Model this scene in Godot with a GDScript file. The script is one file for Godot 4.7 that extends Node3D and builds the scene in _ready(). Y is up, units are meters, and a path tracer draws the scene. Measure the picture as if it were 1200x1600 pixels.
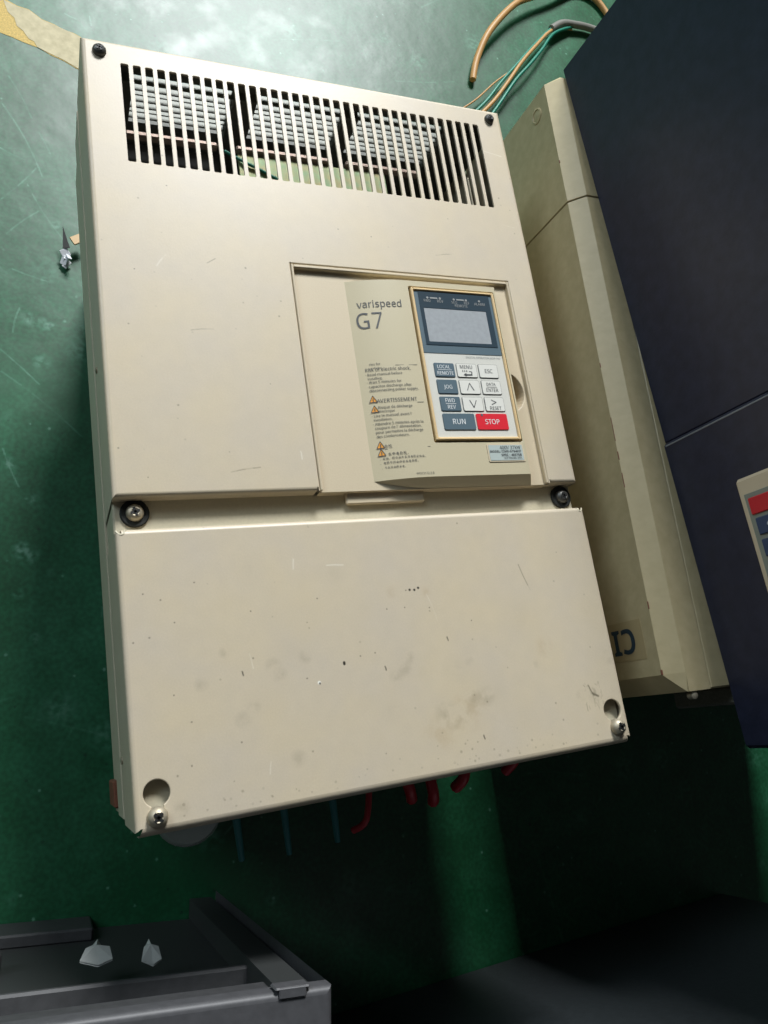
extends Node3D
# A floor-standing inverter lying on its back on a green workshop floor, seen from above. Metres, y up.
# x runs along the width of the cover, z from its vented end to its lower end; F is the height of its front face.

const F := 0.29
const W := 0.325
const L := 0.5075
var uv_scale := Vector2(1, 1)
var smooth := 0
var rng := RandomNumberGenerator.new()
var M := {}
var sans: SystemFont
var bold: SystemFont

# ---------------------------------------------------------------- naming
func tag(o: Node3D, label := "", category := "", group := "", kind := "") -> Node3D:
	if label: o.set_meta("label", label)
	if category: o.set_meta("category", category)
	if group: o.set_meta("group", group)
	if kind: o.set_meta("kind", kind)
	return o

func thing(called: String, label: String, category: String, at := Vector3.ZERO, turn := 0.0) -> Node3D:
	var o := Node3D.new()
	o.name = called
	o.position = at
	o.rotation.y = turn
	add_child(o, true)
	return tag(o, label, category)

# pairs: [SurfaceTool, Material, SurfaceTool, Material ...] -> one named mesh
func obj(called: String, pairs: Array, parent: Node = self, at := Vector3.ZERO) -> MeshInstance3D:
	var am := ArrayMesh.new()
	for i in range(0, pairs.size(), 2):
		var st: SurfaceTool = pairs[i]
		st.generate_normals()
		st.commit(am)
		am.surface_set_material(am.get_surface_count() - 1, pairs[i + 1])
	var o := MeshInstance3D.new()
	o.name = called
	o.mesh = am
	o.position = at
	o.cast_shadow = GeometryInstance3D.SHADOW_CASTING_SETTING_ON
	parent.add_child(o, true)
	return o

func again(src: MeshInstance3D, parent: Node, at: Vector3, turn := 0.0) -> MeshInstance3D:
	var o: MeshInstance3D = src.duplicate()
	o.name = src.name
	parent.add_child(o, true)
	o.position = at
	o.rotation.y = turn
	return o

# ---------------------------------------------------------------- shapes
func mb() -> SurfaceTool:
	var st := SurfaceTool.new()
	st.begin(Mesh.PRIMITIVE_TRIANGLES)
	st.set_smooth_group(-1)
	return st

func soft(st: SurfaceTool) -> void:
	smooth += 1
	st.set_smooth_group(smooth)

func hard(st: SurfaceTool) -> void:
	st.set_smooth_group(-1)

func vx(st: SurfaceTool, p: Vector3) -> void:
	st.set_uv(Vector2(p.x * uv_scale.x, p.z * uv_scale.y))
	st.add_vertex(p)

func tri(st: SurfaceTool, a: Vector3, b: Vector3, c: Vector3, out: Vector3) -> void:
	if (b - a).cross(c - a).dot(out) < 0.0:
		var t := b
		b = c
		c = t
	vx(st, a)
	vx(st, c)
	vx(st, b)

func quad(st: SurfaceTool, a: Vector3, b: Vector3, c: Vector3, d: Vector3, out: Vector3) -> void:
	tri(st, a, b, c, out)
	tri(st, a, c, d, out)

func flat(st: SurfaceTool, x0: float, z0: float, x1: float, z1: float, y: float) -> void:
	quad(st, Vector3(x0, y, z0), Vector3(x1, y, z0), Vector3(x1, y, z1), Vector3(x0, y, z1), Vector3.UP)

func rrect(x0: float, z0: float, x1: float, z1: float, r: float, n := 4) -> PackedVector2Array:
	var p := PackedVector2Array()
	var cs := [Vector2(x1 - r, z1 - r), Vector2(x0 + r, z1 - r), Vector2(x0 + r, z0 + r), Vector2(x1 - r, z0 + r)]
	for k in 4:
		for i in n + 1:
			p.append(cs[k] + Vector2.from_angle(PI / 2 * (k + float(i) / n)) * r)
	return p

func disc(c: Vector2, r: float, n := 24, squash := 1.0) -> PackedVector2Array:
	var p := PackedVector2Array()
	for i in n:
		var v := Vector2.from_angle(TAU * i / n) * r
		p.append(c + Vector2(v.x, v.y * squash))
	return p

func middle(p: PackedVector2Array) -> Vector2:
	var c := Vector2.ZERO
	for v in p: c += v
	return c / p.size()

# convex outline in (x, z) raised from y0 to y1 with a chamfered upper rim
func prism(st: SurfaceTool, p: PackedVector2Array, y0: float, y1: float, bevel := 0.0, draft := 0.0) -> void:
	var c := middle(p)
	var n := p.size()
	for i in n:
		var a := p[i]
		var b := p[(i + 1) % n]
		var m := (a + b) / 2 - c
		var out := Vector3(m.x, 0, m.y)
		var ai := a - (a - c).normalized() * bevel
		var bi := b - (b - c).normalized() * bevel
		var ao := a + (a - c).normalized() * draft
		var bo := b + (b - c).normalized() * draft
		var yb := y1 - bevel
		quad(st, Vector3(ao.x, y0, ao.y), Vector3(bo.x, y0, bo.y), Vector3(b.x, yb, b.y), Vector3(a.x, yb, a.y), out)
		if bevel > 0.0:
			quad(st, Vector3(a.x, yb, a.y), Vector3(b.x, yb, b.y), Vector3(bi.x, y1, bi.y), Vector3(ai.x, y1, ai.y), out.normalized() + Vector3.UP)
		tri(st, Vector3(c.x, y1, c.y), Vector3(ai.x, y1, ai.y), Vector3(bi.x, y1, bi.y), Vector3.UP)
		tri(st, Vector3(c.x, y0, c.y), Vector3(ao.x, y0, ao.y), Vector3(bo.x, y0, bo.y), Vector3.DOWN)

# box with chamfered edges, in the frame xf
func box(st: SurfaceTool, size: Vector3, at: Vector3, b := 0.0, basis := Basis()) -> void:
	var h := size / 2
	var P := func(sx, sy, sz, ax):   # corner vertex lying on the face across axis ax
		var v := Vector3(h.x - (0.0 if ax == 0 else b), h.y - (0.0 if ax == 1 else b), h.z - (0.0 if ax == 2 else b))
		return at + basis * Vector3(v.x * sx, v.y * sy, v.z * sz)
	for s in [-1, 1]:
		quad(st, P.call(s, -1, -1, 0), P.call(s, 1, -1, 0), P.call(s, 1, 1, 0), P.call(s, -1, 1, 0), basis * Vector3(s, 0, 0))
		quad(st, P.call(-1, s, -1, 1), P.call(1, s, -1, 1), P.call(1, s, 1, 1), P.call(-1, s, 1, 1), basis * Vector3(0, s, 0))
		quad(st, P.call(-1, -1, s, 2), P.call(1, -1, s, 2), P.call(1, 1, s, 2), P.call(-1, 1, s, 2), basis * Vector3(0, 0, s))
	if b <= 0.0: return
	for s in [-1, 1]:
		for t in [-1, 1]:
			quad(st, P.call(s, t, -1, 0), P.call(s, t, 1, 0), P.call(s, t, 1, 1), P.call(s, t, -1, 1), basis * Vector3(s, t, 0))
			quad(st, P.call(s, -1, t, 0), P.call(s, 1, t, 0), P.call(s, 1, t, 2), P.call(s, -1, t, 2), basis * Vector3(s, 0, t))
			quad(st, P.call(-1, s, t, 1), P.call(1, s, t, 1), P.call(1, s, t, 2), P.call(-1, s, t, 2), basis * Vector3(0, s, t))
			for u in [-1, 1]:
				tri(st, P.call(s, t, u, 0), P.call(s, t, u, 1), P.call(s, t, u, 2), basis * Vector3(s, t, u))

func span(st: SurfaceTool, lo: Vector3, hi: Vector3, b := 0.0) -> void:
	box(st, hi - lo, (lo + hi) / 2, b)

func reach(p: PackedVector2Array, c: Vector2, d: Vector2) -> float:
	var best := 0.0
	for i in p.size():
		var hit = Geometry2D.segment_intersects_segment(c, c + d * 9.0, p[i], p[(i + 1) % p.size()])
		if hit != null: best = maxf(best, c.distance_to(hit))
	return best

# flat sheet x0..x1, z0..z1 with one star-shaped hole, its rim rounded over and its wall going down
func cell(st: SurfaceTool, x0: float, z0: float, x1: float, z1: float, hole: PackedVector2Array, y: float, bevel: float, depth: float, taper := 0.0, about := Vector2.INF) -> void:
	var c := middle(hole) if about == Vector2.INF else about
	var rect := PackedVector2Array([Vector2(x0, z0), Vector2(x1, z0), Vector2(x1, z1), Vector2(x0, z1)])
	var angles := []
	for v in hole: angles.append((v - c).angle())
	for v in rect: angles.append((v - c).angle())
	angles.sort()
	var rows := []
	for a in angles:
		var d := Vector2.from_angle(a)
		var ri := reach(hole, c, d)
		var ro := reach(rect, c, d)
		var row := []
		for q in [[ro, y], [minf(ri + bevel, ro), y], [ri + bevel * 0.3, y - bevel * 0.3], [ri, y - bevel], [ri * (1.0 - taper), y - depth]]:
			row.append(Vector3(c.x + d.x * q[0], q[1], c.y + d.y * q[0]))
		rows.append(row)
	for i in rows.size():
		var A: Array = rows[i]
		var B: Array = rows[(i + 1) % rows.size()]
		var mid: Vector3 = (A[2] + B[2]) / 2
		var inward := Vector3(c.x - mid.x, 0, c.y - mid.z).normalized()
		quad(st, A[0], B[0], B[1], A[1], Vector3.UP)
		for k in range(1, 4):
			quad(st, A[k], B[k], B[k + 1], A[k + 1], inward + Vector3.UP * (0.02 if k == 3 else 0.6))

# a rounded-over sheet edge from a to b (on the flat, at height y) that turns down by depth; ea, eb lengthen its ends round a corner
func edge(st: SurfaceTool, a: Vector2, b: Vector2, y: float, out: Vector2, r: float, depth: float, ea := 0.0, eb := 0.0, n := 5) -> void:
	var d := (b - a).normalized()
	var rows := []
	for k in n + 2:
		var t := PI / 2 * minf(float(k) / n, 1.0)
		var o := r * sin(t)
		var h := -r * (1.0 - cos(t)) if k <= n else -depth
		var pa := a + out * o - d * ea * o
		var pb := b + out * o + d * eb * o
		rows.append([Vector3(pa.x, y + h, pa.y), Vector3(pb.x, y + h, pb.y)])
	soft(st)
	for k in n + 1:
		var up := 1.0 - float(k) / n
		quad(st, rows[k][0], rows[k][1], rows[k + 1][1], rows[k + 1][0], Vector3(out.x, up, out.y))
	hard(st)

func tube(st: SurfaceTool, pts: Array, r: float, sides := 10, r_end := -1.0) -> void:
	var curve := Curve3D.new()
	for i in pts.size():
		var t: Vector3 = (pts[mini(i + 1, pts.size() - 1)] - pts[maxi(i - 1, 0)]) / 6.0
		curve.add_point(pts[i], -t, t)
	var n: int = maxi(4, pts.size() * 5)
	var total := curve.get_baked_length()
	var side := Vector3.ZERO
	var last := []
	soft(st)
	for i in n + 1:
		var p := curve.sample_baked(total * i / n, true)
		var q := curve.sample_baked(minf(total * i / n + 0.002, total), true)
		var q0 := curve.sample_baked(maxf(total * i / n - 0.002, 0.0), true)
		var f := (q - q0).normalized()
		if side == Vector3.ZERO: side = f.cross(Vector3.UP if absf(f.y) < 0.9 else Vector3.RIGHT).normalized()
		side = (side - f * side.dot(f)).normalized()
		var up := side.cross(f)
		var ring := []
		var rr := r if r_end < 0.0 else lerpf(r, r_end, float(i) / n)
		for k in sides:
			ring.append(p + (side * cos(TAU * k / sides) + up * sin(TAU * k / sides)) * rr)
		if last:
			for k in sides:
				var k2 := (k + 1) % sides
				quad(st, last[k], last[k2], ring[k2], ring[k], (ring[k] + ring[k2]) / 2 - p)
		if i == 0 or i == n:
			hard(st)
			for k in sides: tri(st, p, ring[k], ring[(k + 1) % sides], f if i == n else -f)
			soft(st)
		last = ring
	hard(st)

# profile of (radius, height) turned about the upright axis at c
func lathe(st: SurfaceTool, prof: Array, c: Vector3, sides := 20, basis := Basis()) -> void:
	soft(st)
	for i in prof.size() - 1:
		var p: Vector2 = prof[i]
		var q: Vector2 = prof[i + 1]
		if i and absf((q - p).angle_to(p - prof[i - 1])) > 0.7: soft(st)
		for k in sides:
			var a := TAU * k / sides
			var b := TAU * (k + 1) / sides
			var m := (a + b) / 2
			var nrm := Vector2(q.y - p.y, p.x - q.x)   # outward when the profile climbs
			var out := basis * Vector3(cos(m) * nrm.x, nrm.y, sin(m) * nrm.x)
			var v := func(w: Vector2, t: float): return c + basis * Vector3(cos(t) * w.x, w.y, sin(t) * w.x)
			if q.x < 1e-6:
				tri(st, v.call(p, a), v.call(p, b), v.call(q, a), out)
			elif p.x < 1e-6:
				tri(st, v.call(p, a), v.call(q, b), v.call(q, a), out)
			else:
				quad(st, v.call(p, a), v.call(p, b), v.call(q, b), v.call(q, a), out)
	hard(st)

# ---------------------------------------------------------------- lettering: flat print laid on a surface of height rise(x)
var caps := {}
func glyphs(text: String, font: Font) -> PackedVector3Array:
	var t := TextMesh.new()
	t.text = text
	t.font = font
	t.font_size = 40
	t.pixel_size = 0.01
	t.depth = 0.0
	t.curve_step = 3.0
	var arr := t.surface_get_arrays(0)
	var out := PackedVector3Array()
	var vs: PackedVector3Array = arr[Mesh.ARRAY_VERTEX]
	var ix = arr[Mesh.ARRAY_INDEX]
	if ix:
		for i in ix: out.append(vs[i])
	else:
		out = vs
	return out

func letter(st: SurfaceTool, text: String, x0: float, z: float, x1: float, rise: Callable, font: Font = null, along := Vector2(1, 0), down := Vector2(0, 1), tall := -1.0) -> void:
	if font == null: font = sans
	var vs := glyphs(text, font)
	if not caps.has(font):
		var low := 9.0
		var high := -9.0
		for v in glyphs("H", font):
			low = minf(low, v.y)
			high = maxf(high, v.y)
		caps[font] = [low, high - low]
	var lo := 1e9
	var hi := -1e9
	for v in vs:
		lo = minf(lo, v.x)
		hi = maxf(hi, v.x)
	var s: float = (x1 - x0) / (hi - lo)
	var sy: float = s if tall < 0.0 else tall / float(caps[font][1])
	for i in range(0, vs.size(), 3):
		var q := []
		for k in 3:
			var v := vs[i + k]
			var p := along * ((v.x - lo) * s) - down * ((v.y - float(caps[font][0])) * sy)
			q.append(Vector3(x0 + p.x, 0, z + p.y))
		for k in 3: q[k].y = rise.call(q[k].x)
		tri(st, q[0], q[1], q[2], Vector3.UP)

func stroke(st: SurfaceTool, a: Vector2, b: Vector2, w: float, rise: Callable) -> void:
	var n := (b - a).orthogonal().normalized() * w / 2
	var q := []
	for p in [a + n, b + n, b - n, a - n]: q.append(Vector3(p.x, rise.call(p.x), p.y))
	quad(st, q[0], q[1], q[2], q[3], Vector3.UP)

# simple square characters, each a few strokes on a ten by ten field: x, y, x, y ...
const HAN := {
	"wei": [3, 0, 1, 3, 3, 0, 7, 1, 2, 3, 9, 3, 2, 3, 1, 10, 4, 5, 8, 5, 8, 5, 8, 7, 4, 5, 4, 9, 4, 9, 9, 9],
	"xian": [1, 0, 1, 10, 1, 0, 3, 2, 3, 2, 1, 5, 6, 0, 3, 4, 6, 0, 9, 4, 4, 5, 8, 5, 5, 6, 6, 8, 8, 6, 7, 9, 3, 10, 10, 10],
	"dian": [2, 2, 8, 2, 2, 2, 2, 7, 8, 2, 8, 7, 2, 4, 8, 4, 2, 7, 8, 7, 5, 0, 5, 10, 5, 10, 9, 10],
	"you": [1, 2, 9, 2, 5, 0, 1, 6, 3, 5, 3, 10, 3, 5, 8, 5, 8, 5, 8, 10, 3, 7, 8, 7],
	"bu": [1, 1, 9, 1, 5, 1, 1, 6, 5, 3, 5, 10, 6, 4, 9, 7],
	"zhong": [1, 2, 9, 2, 1, 2, 1, 6, 9, 2, 9, 6, 1, 6, 9, 6, 5, 0, 5, 10],
	"kai": [1, 1, 9, 1, 0, 5, 10, 5, 3, 1, 2, 10, 7, 1, 7, 10],
	"an": [5, 0, 5, 1, 1, 2, 9, 2, 0, 5, 10, 5, 4, 3, 2, 8, 7, 5, 2, 10, 3, 7, 8, 10],
	"qian": [3, 0, 4, 2, 7, 0, 6, 2, 1, 3, 9, 3, 2, 5, 5, 5, 2, 5, 2, 10, 5, 5, 5, 10, 2, 7, 5, 7, 7, 5, 7, 8, 9, 4, 9, 10],
	"yuan": [1, 0, 9, 0, 1, 0, 1, 9, 3, 2, 8, 2, 3, 2, 3, 5, 8, 2, 8, 5, 3, 5, 8, 5, 6, 6, 6, 10, 4, 7, 3, 9, 8, 7, 9, 9],
}
func han(st: SurfaceTool, words: Array, x0: float, z: float, x1: float, rise: Callable) -> void:
	var s := (x1 - x0) / words.size()
	for i in words.size():
		var k := s * 0.086
		var o := Vector2(x0 + i * s, z - s * 0.9)
		if words[i] == ".":
			stroke(st, o + Vector2(1, 8) * k, o + Vector2(2.5, 9) * k, k * 1.6, rise)
			continue
		var g: Array = HAN[words[i]]
		for j in range(0, g.size(), 4):
			stroke(st, o + Vector2(g[j], g[j + 1]) * k, o + Vector2(g[j + 2], g[j + 3]) * k, k * 0.95, rise)

# ---------------------------------------------------------------- materials
func mat(hex: String, rough := 0.5, metal := 0.0) -> StandardMaterial3D:
	var m := StandardMaterial3D.new()
	m.albedo_color = Color.html(hex)
	m.roughness = rough
	m.metallic = metal
	return m

func noise(freq: float, octaves := 4, sd := 1, kind := FastNoiseLite.TYPE_SIMPLEX_SMOOTH) -> FastNoiseLite:
	var n := FastNoiseLite.new()
	n.seed = sd
	n.noise_type = kind
	n.frequency = freq
	n.fractal_octaves = octaves
	return n

func grain(m: StandardMaterial3D, freq: float, lo: Color, hi: Color, scale: float, bump := 0.0) -> StandardMaterial3D:
	var t := NoiseTexture2D.new()
	t.width = 512
	t.height = 512
	t.seamless = true
	t.noise = noise(freq, 5, 7)
	var g := Gradient.new()
	g.set_color(0, lo)
	g.set_color(1, hi)
	t.color_ramp = g
	m.albedo_texture = t
	m.uv1_triplanar = true
	m.uv1_scale = Vector3.ONE * scale
	if bump > 0.0:
		var b := NoiseTexture2D.new()
		b.width = 512
		b.height = 512
		b.seamless = true
		b.as_normal_map = true
		b.bump_strength = 4.0
		b.noise = noise(0.12, 3, 11)
		m.normal_enabled = true
		m.normal_texture = b
		m.normal_scale = bump * 0.3
	return m

class Canvas:
	var w: int
	var h: int
	var span: Rect2           # metres
	var d := PackedFloat32Array()
	func _init(w_: int, h_: int, span_: Rect2) -> void:
		w = w_
		h = h_
		span = span_
		d.resize(w * h * 3)
	func blend(i: int, j: int, c: Color, a: float) -> void:
		if i < 0 or j < 0 or i >= w or j >= h: return
		var k := (j * w + i) * 3
		d[k] = lerpf(d[k], c.r, a)
		d[k + 1] = lerpf(d[k + 1], c.g, a)
		d[k + 2] = lerpf(d[k + 2], c.b, a)
	func px(p: Vector2) -> Vector2:
		return Vector2((p.x - span.position.x) / span.size.x * w, (p.y - span.position.y) / span.size.y * h)
	func dab(p: Vector2, r: float, c: Color, a: float, n: FastNoiseLite = null) -> void:
		var q := px(p)
		var rp := r / span.size.x * w
		for j in range(int(q.y - rp - 1), int(q.y + rp + 2)):
			for i in range(int(q.x - rp - 1), int(q.x + rp + 2)):
				var t := Vector2(i + 0.5, j + 0.5).distance_to(q) / rp
				if t < 1.0:
					var s := a * clampf((1.0 - t) * (2.5 if n == null else 1.3), 0.0, 1.0)
					if n: s *= clampf(0.5 + 1.6 * n.get_noise_2d(i, j), 0.0, 1.0)
					blend(i, j, c, s)
	func line(a: Vector2, b: Vector2, wide: float, c: Color, al: float, r: RandomNumberGenerator) -> void:
		var n := int(a.distance_to(b) / (wide * 0.5)) + 1
		var broken := 1.0
		var wob := (b - a).orthogonal() * r.randf_range(-0.04, 0.04)
		for i in n + 1:
			if r.randf() < 0.08: broken = r.randf_range(0.15, 1.0)
			var t := float(i) / n
			dab(a.lerp(b, t) + wob * sin(PI * t), wide, c, al * broken * 0.6)
	func image() -> ImageTexture:
		var by := PackedByteArray()
		by.resize(w * h * 3)
		for k in d.size(): by[k] = int(clampf(d[k], 0.0, 1.0) * 255.0 + 0.5)
		var im := Image.create_from_data(w, h, false, Image.FORMAT_RGB8, by)
		im.generate_mipmaps()
		return ImageTexture.create_from_image(im)

# cream paint of the covers, with the specks, smudges and scratches of the photograph where they are
func cover_paint() -> StandardMaterial3D:
	var cv := Canvas.new(812, 1268, Rect2(0, 0, W, L))
	var n1 := noise(0.006, 4, 3)
	var n2 := noise(0.35, 2, 5)
	var n3 := noise(0.03, 4, 9)
	for j in cv.h:
		for i in cv.w:
			var a := n1.get_noise_2d(i, j)
			var b := n2.get_noise_2d(i, j)
			var c := n3.get_noise_2d(i, j)
			var g := 1.0 + 0.012 * a + 0.020 * b + 0.012 * c
			var k := (j * cv.w + i) * 3
			cv.d[k] = 0.770 * g + 0.006 * a
			cv.d[k + 1] = 0.718 * g
			cv.d[k + 2] = 0.622 * g - 0.020 * a
	var dark := Color(0.10, 0.09, 0.07)
	var grime := Color(0.42, 0.39, 0.32)
	var chip := Color(0.93, 0.92, 0.88)
	var rust := Color(0.55, 0.44, 0.30)
	for i in 110:
		cv.dab(Vector2(rng.randf() * W, rng.randf() * L), rng.randf_range(0.0005, 0.0009), grime, rng.randf_range(0.1, 0.5))
	for i in 26:
		cv.dab(Vector2(rng.randf() * W, rng.randf_range(0.34, L)), rng.randf_range(0.006, 0.02), grime, rng.randf_range(0.02, 0.06), n3)
	for i in 18:
		var p := Vector2(rng.randf() * W, rng.randf() * L)
		cv.line(p, p + Vector2.from_angle(rng.randf() * TAU) * rng.randf_range(0.004, 0.02), 0.0005, chip if i % 2 else grime, rng.randf_range(0.1, 0.35), rng)
	for v in [[0.0222, 0.3836], [0.0289, 0.3970], [0.0058, 0.4061], [0.0146, 0.4042], [0.1022, 0.4374], [0.0729, 0.3947], [0.0714, 0.4220], [0.0252, 0.4371], [0.0335, 0.4527], [0.0599, 0.4676], [0.0316, 0.4757], [0.0418, 0.3750], [0.0129, 0.3794], [0.1146, 0.3907], [0.1374, 0.4283], [0.1743, 0.3906], [0.1593, 0.4013], [0.1717, 0.4015], [0.1890, 0.4031], [0.2178, 0.4142], [0.1472, 0.4274], [0.0475, 0.1092], [0.0227, 0.1730], [0.0054, 0.2921], [0.1901, 0.1321]]:
		cv.dab(Vector2(v[0], v[1]), 0.0006, dark, 0.38)
	for v in [[0.1832, 0.3897], [0.1803, 0.3908], [0.1770, 0.3905], [0.1264, 0.4309], [0.1264, 0.4318]]:
		cv.dab(Vector2(v[0], v[1]), 0.0009, dark, 0.9)
	for v in [[0.1980, 0.4229], [0.1525, 0.4363], [0.2125, 0.4865], [0.0642, 0.4287]]:
		cv.line(Vector2(v[0], v[1]), Vector2(v[0], v[1]) + Vector2(0.0005, 0.0025), 0.0005, dark, 0.4, rng)
	for v in [[0.0826, 0.4276, 0.006], [0.0858, 0.4329, 0.006], [0.1025, 0.4249, 0.005], [0.0549, 0.4170, 0.004], [0.0407, 0.4333, 0.005], [0.0688, 0.4489, 0.005], [0.0620, 0.4556, 0.006], [0.0914, 0.4813, 0.006], [0.1593, 0.4432, 0.006], [0.166, 0.440, 0.006], [0.1700, 0.433, 0.005], [0.2111, 0.4401, 0.004], [0.2098, 0.4629, 0.007], [0.2191, 0.4635, 0.007], [0.2913, 0.4723, 0.005], [0.3016, 0.4737, 0.006], [0.1887, 0.4693, 0.009], [0.1953, 0.4741, 0.010], [0.2618, 0.4474, 0.004], [0.3196, 0.4498, 0.006], [0.024, 0.497, 0.006]]:
		cv.dab(Vector2(v[0], v[1]), v[2], grime, 0.17, n3)
	for v in [[0.205, 0.470, 0.016], [0.1642, 0.3908, 0.005], [0.1888, 0.3929, 0.005], [0.2693, 0.4369, 0.009], [0.183, 0.481, 0.014]]:
		cv.dab(Vector2(v[0], v[1]), v[2], rust, 0.14, n3)
	cv.line(Vector2(0.2985, 0.4665), Vector2(0.3016, 0.4737), 0.0006, grime, 0.6, rng)
	cv.line(Vector2(0.3005, 0.4720), Vector2(0.3050, 0.4745), 0.0009, grime, 0.7, rng)
	for i in 30:
		var p := Vector2(rng.randf_range(0.294, 0.309), rng.randf_range(0.464, 0.480))
		cv.line(p, p + Vector2(rng.randf_range(-0.001, 0.002), rng.randf_range(0.001, 0.005)), 0.0005, grime, rng.randf_range(0.05, 0.22), rng)
	cv.dab(Vector2(0.1093, 0.4408), 0.0013, chip, 1.0)
	cv.dab(Vector2(0.1096, 0.4413), 0.0007, dark, 0.8)
	cv.line(Vector2(0.1233, 0.3706), Vector2(0.1345, 0.3712), 0.0006, chip, 0.28, rng)
	cv.line(Vector2(0.1026, 0.3652), Vector2(0.1018, 0.3718), 0.0006, chip, 0.28, rng)
	cv.line(Vector2(0.1162, 0.2955), Vector2(0.1165, 0.3010), 0.0005, chip, 0.35, rng)
	cv.line(Vector2(0.0367, 0.1695), Vector2(0.0430, 0.1610), 0.0007, chip, 0.16, rng)
	for x in 55:                      # grubby specks by the lower rim and the keyholes
		var p := Vector2(rng.randf_range(0.005, 0.31), L - 0.006 - absf(rng.randfn(0, 0.006)))
		cv.dab(p, rng.randf_range(0.0005, 0.0011), grime, rng.randf_range(0.1, 0.35))
	var m := mat("ffffff", 0.42)
	m.albedo_texture = cv.image()
	m.metallic_specular = 0.52
	var b := NoiseTexture2D.new()
	b.width = 512
	b.height = 512
	b.seamless = true
	b.as_normal_map = true
	b.bump_strength = 3.0
	b.noise = noise(0.42, 2, 21)
	m.normal_enabled = true
	m.normal_texture = b
	m.normal_scale = 0.012
	return m

# worn green floor paint: 1.6 m of it, repeated
func floor_paint() -> StandardMaterial3D:
	var size := 1536
	var span_m := Rect2(-0.35, -0.75, 1.6, 1.6)
	var cv := Canvas.new(size, size, span_m)
	var im1 := noise(0.004, 5, 31).get_seamless_image(size, size)
	var im2 := noise(0.03, 5, 32).get_seamless_image(size, size)
	var im3 := noise(0.2, 3, 33).get_seamless_image(size, size)
	im1.convert(Image.FORMAT_L8)
	im2.convert(Image.FORMAT_L8)
	im3.convert(Image.FORMAT_L8)
	var a1 := im1.get_data()
	var a2 := im2.get_data()
	var a3 := im3.get_data()
	for k in size * size:
		var a := a1[k] / 255.0
		var b := a2[k] / 255.0
		var c := a3[k] / 255.0
		var dust := clampf((a * 0.60 + b * 0.32 + c * 0.30 - 0.42) * 0.95, 0.0, 1.0)
		var g := 0.9 + 0.2 * c
		cv.d[k * 3] = lerpf(0.040, 0.24, dust) * g
		cv.d[k * 3 + 1] = lerpf(0.285, 0.50, dust) * g
		cv.d[k * 3 + 2] = lerpf(0.155, 0.370, dust) * g
	var pale := Color(0.50, 0.64, 0.57)
	var deep := Color(0.03, 0.16, 0.10)
	var scuff := noise(0.12, 4, 35)
	for i in 260:
		var p := span_m.position + Vector2(rng.randf(), rng.randf()) * 1.6
		cv.line(p, p + Vector2.from_angle(rng.randf() * TAU) * pow(rng.randf(), 2.5) * 0.16, rng.randf_range(0.0009, 0.0014), pale if i % 5 else deep, rng.randf_range(0.05, 0.3), rng)
	for i in 300:
		var p := span_m.position + Vector2(rng.randf(), rng.randf()) * 1.6
		cv.dab(p, rng.randf_range(0.004, 0.022), pale, rng.randf_range(0.1, 0.45), scuff)
	for i in 1500:
		cv.dab(span_m.position + Vector2(rng.randf(), rng.randf()) * 1.6, rng.randf_range(0.0011, 0.0018), pale if i % 3 else deep, rng.randf_range(0.2, 0.8))
	for s in [[-0.055, -0.186, -0.021, -0.105], [-0.048, -0.221, -0.028, -0.173], [-0.022, -0.157, -0.011, -0.129], [-0.059, -0.074, -0.026, -0.114], [-0.035, -0.094, -0.003, -0.032], [-0.065, 0.088, -0.033, 0.123], [-0.052, 0.003, -0.021, 0.014], [-0.047, 0.044, -0.054, 0.071], [0.010, -0.315, 0.022, -0.310], [0.036, -0.318, 0.037, -0.305], [-0.059, -0.133, -0.036, -0.122], [-0.056, -0.035, -0.026, -0.064], [-0.066, 0.186, -0.054, 0.223]]:
		cv.line(Vector2(s[0], s[1]), Vector2(s[2], s[3]), 0.0010, pale, 0.40, rng)
	for s in [[-0.039, 0.055, 0.010], [-0.026, 0.060, 0.009], [-0.020, 0.062, 0.006], [-0.048, 0.286, 0.012], [-0.055, 0.280, 0.010], [-0.030, 0.100, 0.010], [-0.06, 0.20, 0.008], [-0.042, 0.235, 0.008], [-0.010, -0.05, 0.006], [-0.046, 0.360, 0.006], [-0.058, 0.32, 0.006]]:
		cv.dab(Vector2(s[0], s[1]), s[2], pale, 0.6, scuff)
	var m := mat("ffffff", 0.45)
	m.albedo_texture = cv.image()
	m.metallic_specular = 0.55
	m.uv1_scale = Vector3(1.0 / 1.6, 1.0 / 1.6, 1)
	m.uv1_offset = Vector3(0.35 / 1.6, 0.75 / 1.6, 0)
	var r := NoiseTexture2D.new()
	r.width = 1024
	r.height = 1024
	r.seamless = true
	r.noise = noise(0.02, 5, 41)
	var g := Gradient.new()
	g.set_color(0, Color(0.85, 0.85, 0.85))
	g.set_color(1, Color(1.15, 1.15, 1.15))
	r.color_ramp = g
	m.roughness_texture = r
	var b := NoiseTexture2D.new()
	b.width = 1024
	b.height = 1024
	b.seamless = true
	b.as_normal_map = true
	b.bump_strength = 5.0
	b.noise = noise(0.05, 4, 43)
	m.normal_enabled = true
	m.normal_texture = b
	m.normal_scale = 0.025
	return m

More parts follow.
